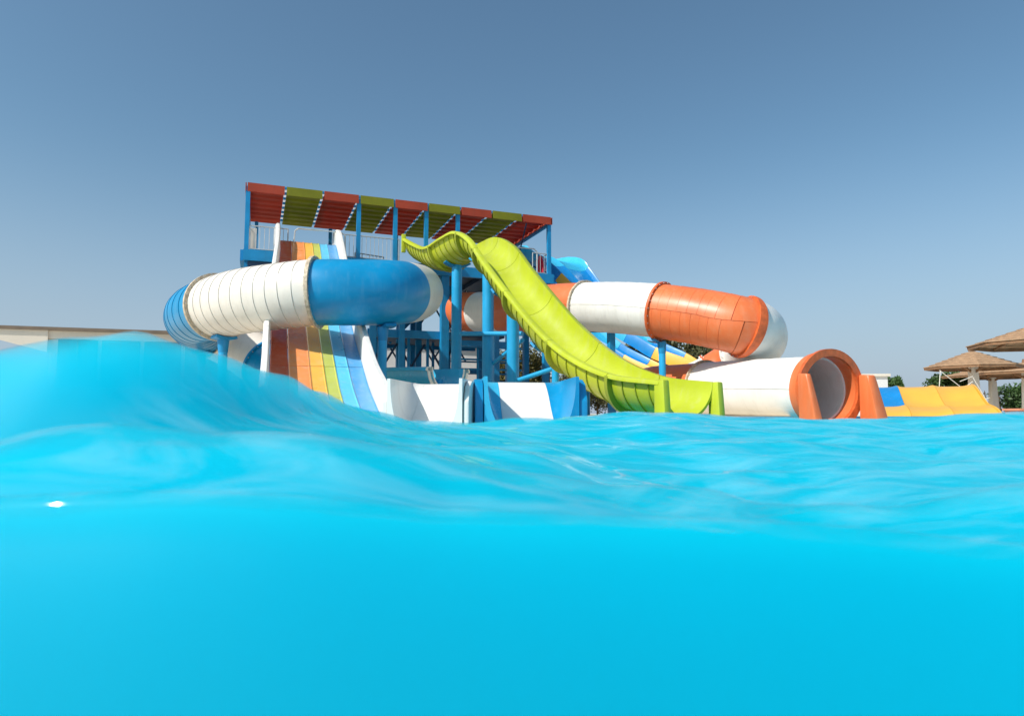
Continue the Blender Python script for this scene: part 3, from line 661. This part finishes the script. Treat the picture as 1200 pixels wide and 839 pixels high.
q0 = P(1008, 441, 32); q1 = P(1040, 441, 32)
MB().poly_prism([Vector((q0.x, q0.y, GZ)), Vector((q1.x, q1.y, GZ)), Vector((q1.x, q1.y, q0.z)), Vector((q0.x, q0.y, q0.z))], Vector((.8, 3, 0))).build('wall', LAV, hb)
MB().poly_prism([Vector((q0.x-.1, q0.y-.1, q0.z+.003)), Vector((q1.x+.1, q1.y-.1, q0.z+.003)), Vector((q1.x+.1, q1.y-.1, q0.z+.12)), Vector((q0.x-.1, q0.y-.1, q0.z+.12))], Vector((.8, 3.2, 0))).build('roof', PLAST, hb)

# ------------------------------------------------------------------ parasols
WOOD = mat('parasol_slats', lin(172, 138, 106), .75, .2, 6, dirt=.35, dirt_rgb=(.16, .09, .05), bump=.4, fine=25)
WOOD2 = mat('parasol_timber', lin(136, 100, 70), .7, .2, 6, dirt=.3, dirt_rgb=(.1, .06, .03), bump=.3)
POSTW = mat('parasol_post_white', lin(222, 216, 206), .7, .06, 3, dirt=.25, dirt_rgb=(.4, .34, .28))
def parasol(base, rad, z_rim, z_top, label, rot=0):
    x, y = base; root = thing('parasol', (x, y, GZ), label, 'parasol', 'wooden parasols by the pool')
    n = 8; rows = 7
    def pt(k, f, dz=0):
        a_ = rot+2*math.pi*k/n; r_ = rad*f; return Vector((x+r_*math.cos(a_), y+r_*math.sin(a_), z_top+(z_rim-z_top)*f+dz))
    for k in range(n):
        mb = MB()
        for j in range(rows):
            f0, f1 = .06+.94*j/rows, .06+.94*(j+1.22)/rows
            f1 = min(f1, 1.02)
            mb.add([pt(k, f0, .0), pt(k+1, f0, .0), pt(k+1, f1, .035), pt(k, f1, .035), pt(k, f0, -.02), pt(k+1, f0, -.02), pt(k+1, f1, .01), pt(k, f1, .01)],
                   [(0, 1, 2, 3), (7, 6, 5, 4), (0, 4, 5, 1), (1, 5, 6, 2), (2, 6, 7, 3), (3, 7, 4, 0)])
        mb.build('roof_facet', WOOD, root, smooth=False)
        MB().bar(pt(k, .05, -.06), pt(k, 1.0, -.03), .07, .06).build('rafter', WOOD2, root)
        MB().bar(pt(k, .99, -.05), pt(k+1, .99, -.05), .04, .09).build('rim_board', WOOD2, root)
    for k in range(0, n, 2): MB().bar((x, y, z_rim-.25), pt(k, .5, -.08), .06, .07).build('strut', WOOD2, root)
    MB().pipe((x, y, z_top-.02), (x, y, z_top+.12), .13, .10, 8).build('finial', WOOD2, root)
    b_ = .17; tpw = .12; mb = MB()
    vs = [Vector((x+sx*w_, y+sy*w_, z)) for w_, z in ((b_, GZ), (tpw, z_rim-.1), (tpw, z_top-.1)) for sx, sy in ((-1, -1), (1, -1), (1, 1), (-1, 1))]
    mb.add(vs, [(0, 3, 2, 1), (8, 9, 10, 11)]+[(j*4+i, j*4+(i+1) % 4, j*4+4+(i+1) % 4, j*4+4+i) for j in range(2) for i in range(4)]).build('post', POSTW, root, bevel=.012)
    return root
def par_px(cx_, d, ry, ty, halfw, label, rot=.2):
    c = P(cx_, 480, d); parasol((c.x, c.y), halfw/F*d, P(cx_, ry, d).z, P(cx_, ty, d).z, label, rot)
par_px(1143, 25, 430, 411, 49, 'brown slatted parasol on white square post beside the yellow slide', .3)
par_px(1232, 19, 402, 377, 78, 'brown slatted parasol reaching over from beside the pool, the tallest looking', .1)
par_px(1165, 33, 441, 428, 52, 'brown slatted parasol in the row behind, in front of the hedge', .5)
par_px(1205, 29, 437, 424, 55, 'brown slatted parasol overlapping behind the white post one', .15)
par_px(1003, 36, 443, 436, 22, 'small brown parasol top showing over the orange mouth', .3)
# white rope guys and frame beside the post: a folded net stand
ns = thing('net_stand', P(1120, 480, 21.5), 'thin white pole frame with crossed braces left of the parasol post', 'frame')
for a_, b_ in (((1101, 434), (1166, 485)), ((1110, 455), (1138, 452)), ((1117, 464), (1140, 447)), ((1125, 470), (1140, 462)), ((1135, 474), (1160, 466)), ((1125, 447), (1140, 441)), ((1099, 480), (1102, 434)), ((1166, 486), (1140, 442))):
    MB().pipe(P(a_[0], a_[1], 21.5), P(b_[0], b_[1], 21.5), .013, n=8).build('pole', POSTW, ns)
# low salmon planter at the right edge
pl = thing('planter', P(1195, 488, 20), 'low salmon coloured planter edge by the hedge', 'planter')
q = P(1192, 480, 20)
M_ = Matrix.Translation((q.x+.6, q.y, 0)); SAL = mat('salmon_plaster', lin(206, 140, 112), .8, .1, 3)
MB().box(-.75, .75, -.3, .3, GZ, .30, M_).build('wall', SAL, pl); MB().box(-.80, .80, -.35, .35, .303, .36, M_).build('coping', SAL, pl)
# red flag-like cloth on the tower rail
fl = thing('red_cloth', P(632, 320, 24.6), 'red cloth hanging from the start bar of the platform', 'cloth')
q = P(633, 300, 24.0); mb = MB(); n = 9; vs = []; 
for j in range(8):
    f = j/7; wd = .05+.14*f
    for k in range(n):
        g_ = k/(n-1)*2-1; vs.append((q.x+g_*wd+.03*f, q.y+.05*math.sin(g_*7+f*2)*f-.02, q.z-.62*f))
m0 = len(vs); vs += [(a_, b_+.012, c_) for a_, b_, c_ in vs]
fs = [(j*n+k, j*n+k+1, (j+1)*n+k+1, (j+1)*n+k) for j in range(7) for k in range(n-1)]; fs += [tuple(m0+i for i in f[::-1]) for f in fs]
mb.add(vs, fs).build('fabric', mat('red_fabric', lin(190, 36, 60), .85, .1, 5), fl)

# ------------------------------------------------------------------ vegetation
BARK = mat('bark', lin(96, 78, 60), .9, .2, 8, bump=.5)
def leafmat(name, rgb):
    m = mat(name, rgb, .55, .55, 1.1, trans=.3); return m
LF1 = leafmat('olive_leaves', (.115, .115, .045)); LF2 = leafmat('green_leaves', (.06, .115, .03)); LF3 = leafmat('yellowish_leaves', (.17, .15, .045))
def foliage(root, centre, radii, n, size, m, seed, name='crown', clumps=26):
    g = np.random.default_rng(seed)
    cl_ = g.normal(size=(clumps, 3)); cl_ /= np.linalg.norm(cl_, axis=1)[:, None]; cl_ *= g.uniform(.25, 1.0, (clumps, 1))**.6
    rad_ = g.uniform(.22, .42, clumps)
    k = g.integers(0, clumps, n); d = g.normal(size=(n, 3)); d /= np.linalg.norm(d, axis=1)[:, None]
    p = (cl_[k]*.78+d*(rad_[k]*g.uniform(.3, 1.05, n)**.5)[:, None])*np.array(radii)+np.array(centre)
    a_ = g.normal(size=(n, 3)); a_ /= np.linalg.norm(a_, axis=1)[:, None]; b_ = np.cross(a_, g.normal(size=(n, 3))); b_ /= np.linalg.norm(b_, axis=1)[:, None]
    s_ = (size*g.uniform(.6, 1.3, n))[:, None]
    V = np.stack([p-a_*s_, p-b_*s_*.45, p+a_*s_, p+b_*s_*.45], 1).reshape(-1, 3)
    me = bpy.data.meshes.new(name); me.from_pydata(V.tolist(), [], np.arange(4*n).reshape(-1, 4).tolist()); me.materials.append(m)
    o = bpy.data.objects.new(name, me); col.objects.link(o); o.parent = root; o.matrix_parent_inverse = root.matrix_world.inverted(); return o
def tree(px, top, halfw, d, label, m, seed, n=5000, size=.11, name='tree', grp='trees behind the slides', cbot=None):
    c = P(px, 480, d); zt = P(px, top, d).z; r = halfw/F*d; zb = GZ+ (zt-GZ)*.22 if cbot is None else cbot
    root = thing(name, (c.x, c.y, GZ), label, name.replace('_', ' '), grp)
    mb = MB(); g = random.Random(seed); mb.pipe((c.x, c.y, GZ), (c.x+.1, c.y, zb+(zt-zb)*.45), .14, .08)
    for k in range(7):
        a_ = g.uniform(0, 6.28); h = zb+(zt-zb)*g.uniform(.0, .4); mb.pipe((c.x+.05, c.y, h), (c.x+math.cos(a_)*r*.75, c.y+math.sin(a_)*r*.75, h+(zt-zb)*g.uniform(.25, .5)), .06, .02, 8)
    mb.build('trunk', BARK, root)
    foliage(root, (c.x, c.y, (zt+zb)/2), (r, r, (zt-zb)/2*1.05), n, size, m, seed)
tree(770, 378, 32, 31, 'olive brown tree rising behind the blue lane slide', LF1, 11)
tree(815, 381, 38, 33, 'olive brown tree showing under the orange tube', LF1, 12)
tree(728, 400, 26, 35, 'olive brown tree deep behind the lime flume', LF1, 13, 3000)
tree(1048, 438, 13, 36, 'small pointed green tree beside the white block house', LF2, 14, 2500, .10)
tree(1030, 440, 7, 38, 'tiny green tree top behind the white block house', LF2, 15, 900, .10)
tree(1114, 434, 26, 34, 'green bushy tree left of the parasol post', LF2, 16, 5000, .10)
tree(1090, 452, 14, 37, 'low green tree behind the yellow slide', LF2, 20, 2000, .10)
def hedge(px0, px1, top, d, label, m, seed, n):
    c = P((px0+px1)/2, 480, d); zt = P(600, top, d).z; hwid = (px1-px0)/2/F*d
    root = thing('hedge', (c.x, c.y, GZ), label, 'hedge')
    mb = MB(); g = random.Random(seed)
    for k in range(9):
        x = c.x+hwid*(k/4-1)*.9; mb.pipe((x, c.y, GZ), (x+g.uniform(-.1, .1), c.y, GZ+(zt-GZ)*.7), .05, .02, 8)
    mb.build('stem', BARK, root)
    foliage(root, (c.x, c.y, (zt+GZ)/2), (hwid, .9, (zt-GZ)/2*1.1), n, .10, m, seed, 'foliage', 60)
hedge(560, 650, 402, 31, 'yellowish dry hedge behind the blue tower rails', LF3, 31, 9000)
hedge(1150, 1290, 446, 36, 'green hedge behind the parasols', LF2, 32, 12000)
hedge(640, 760, 425, 38, 'olive hedge low behind the lane slides', LF1, 33, 7000)
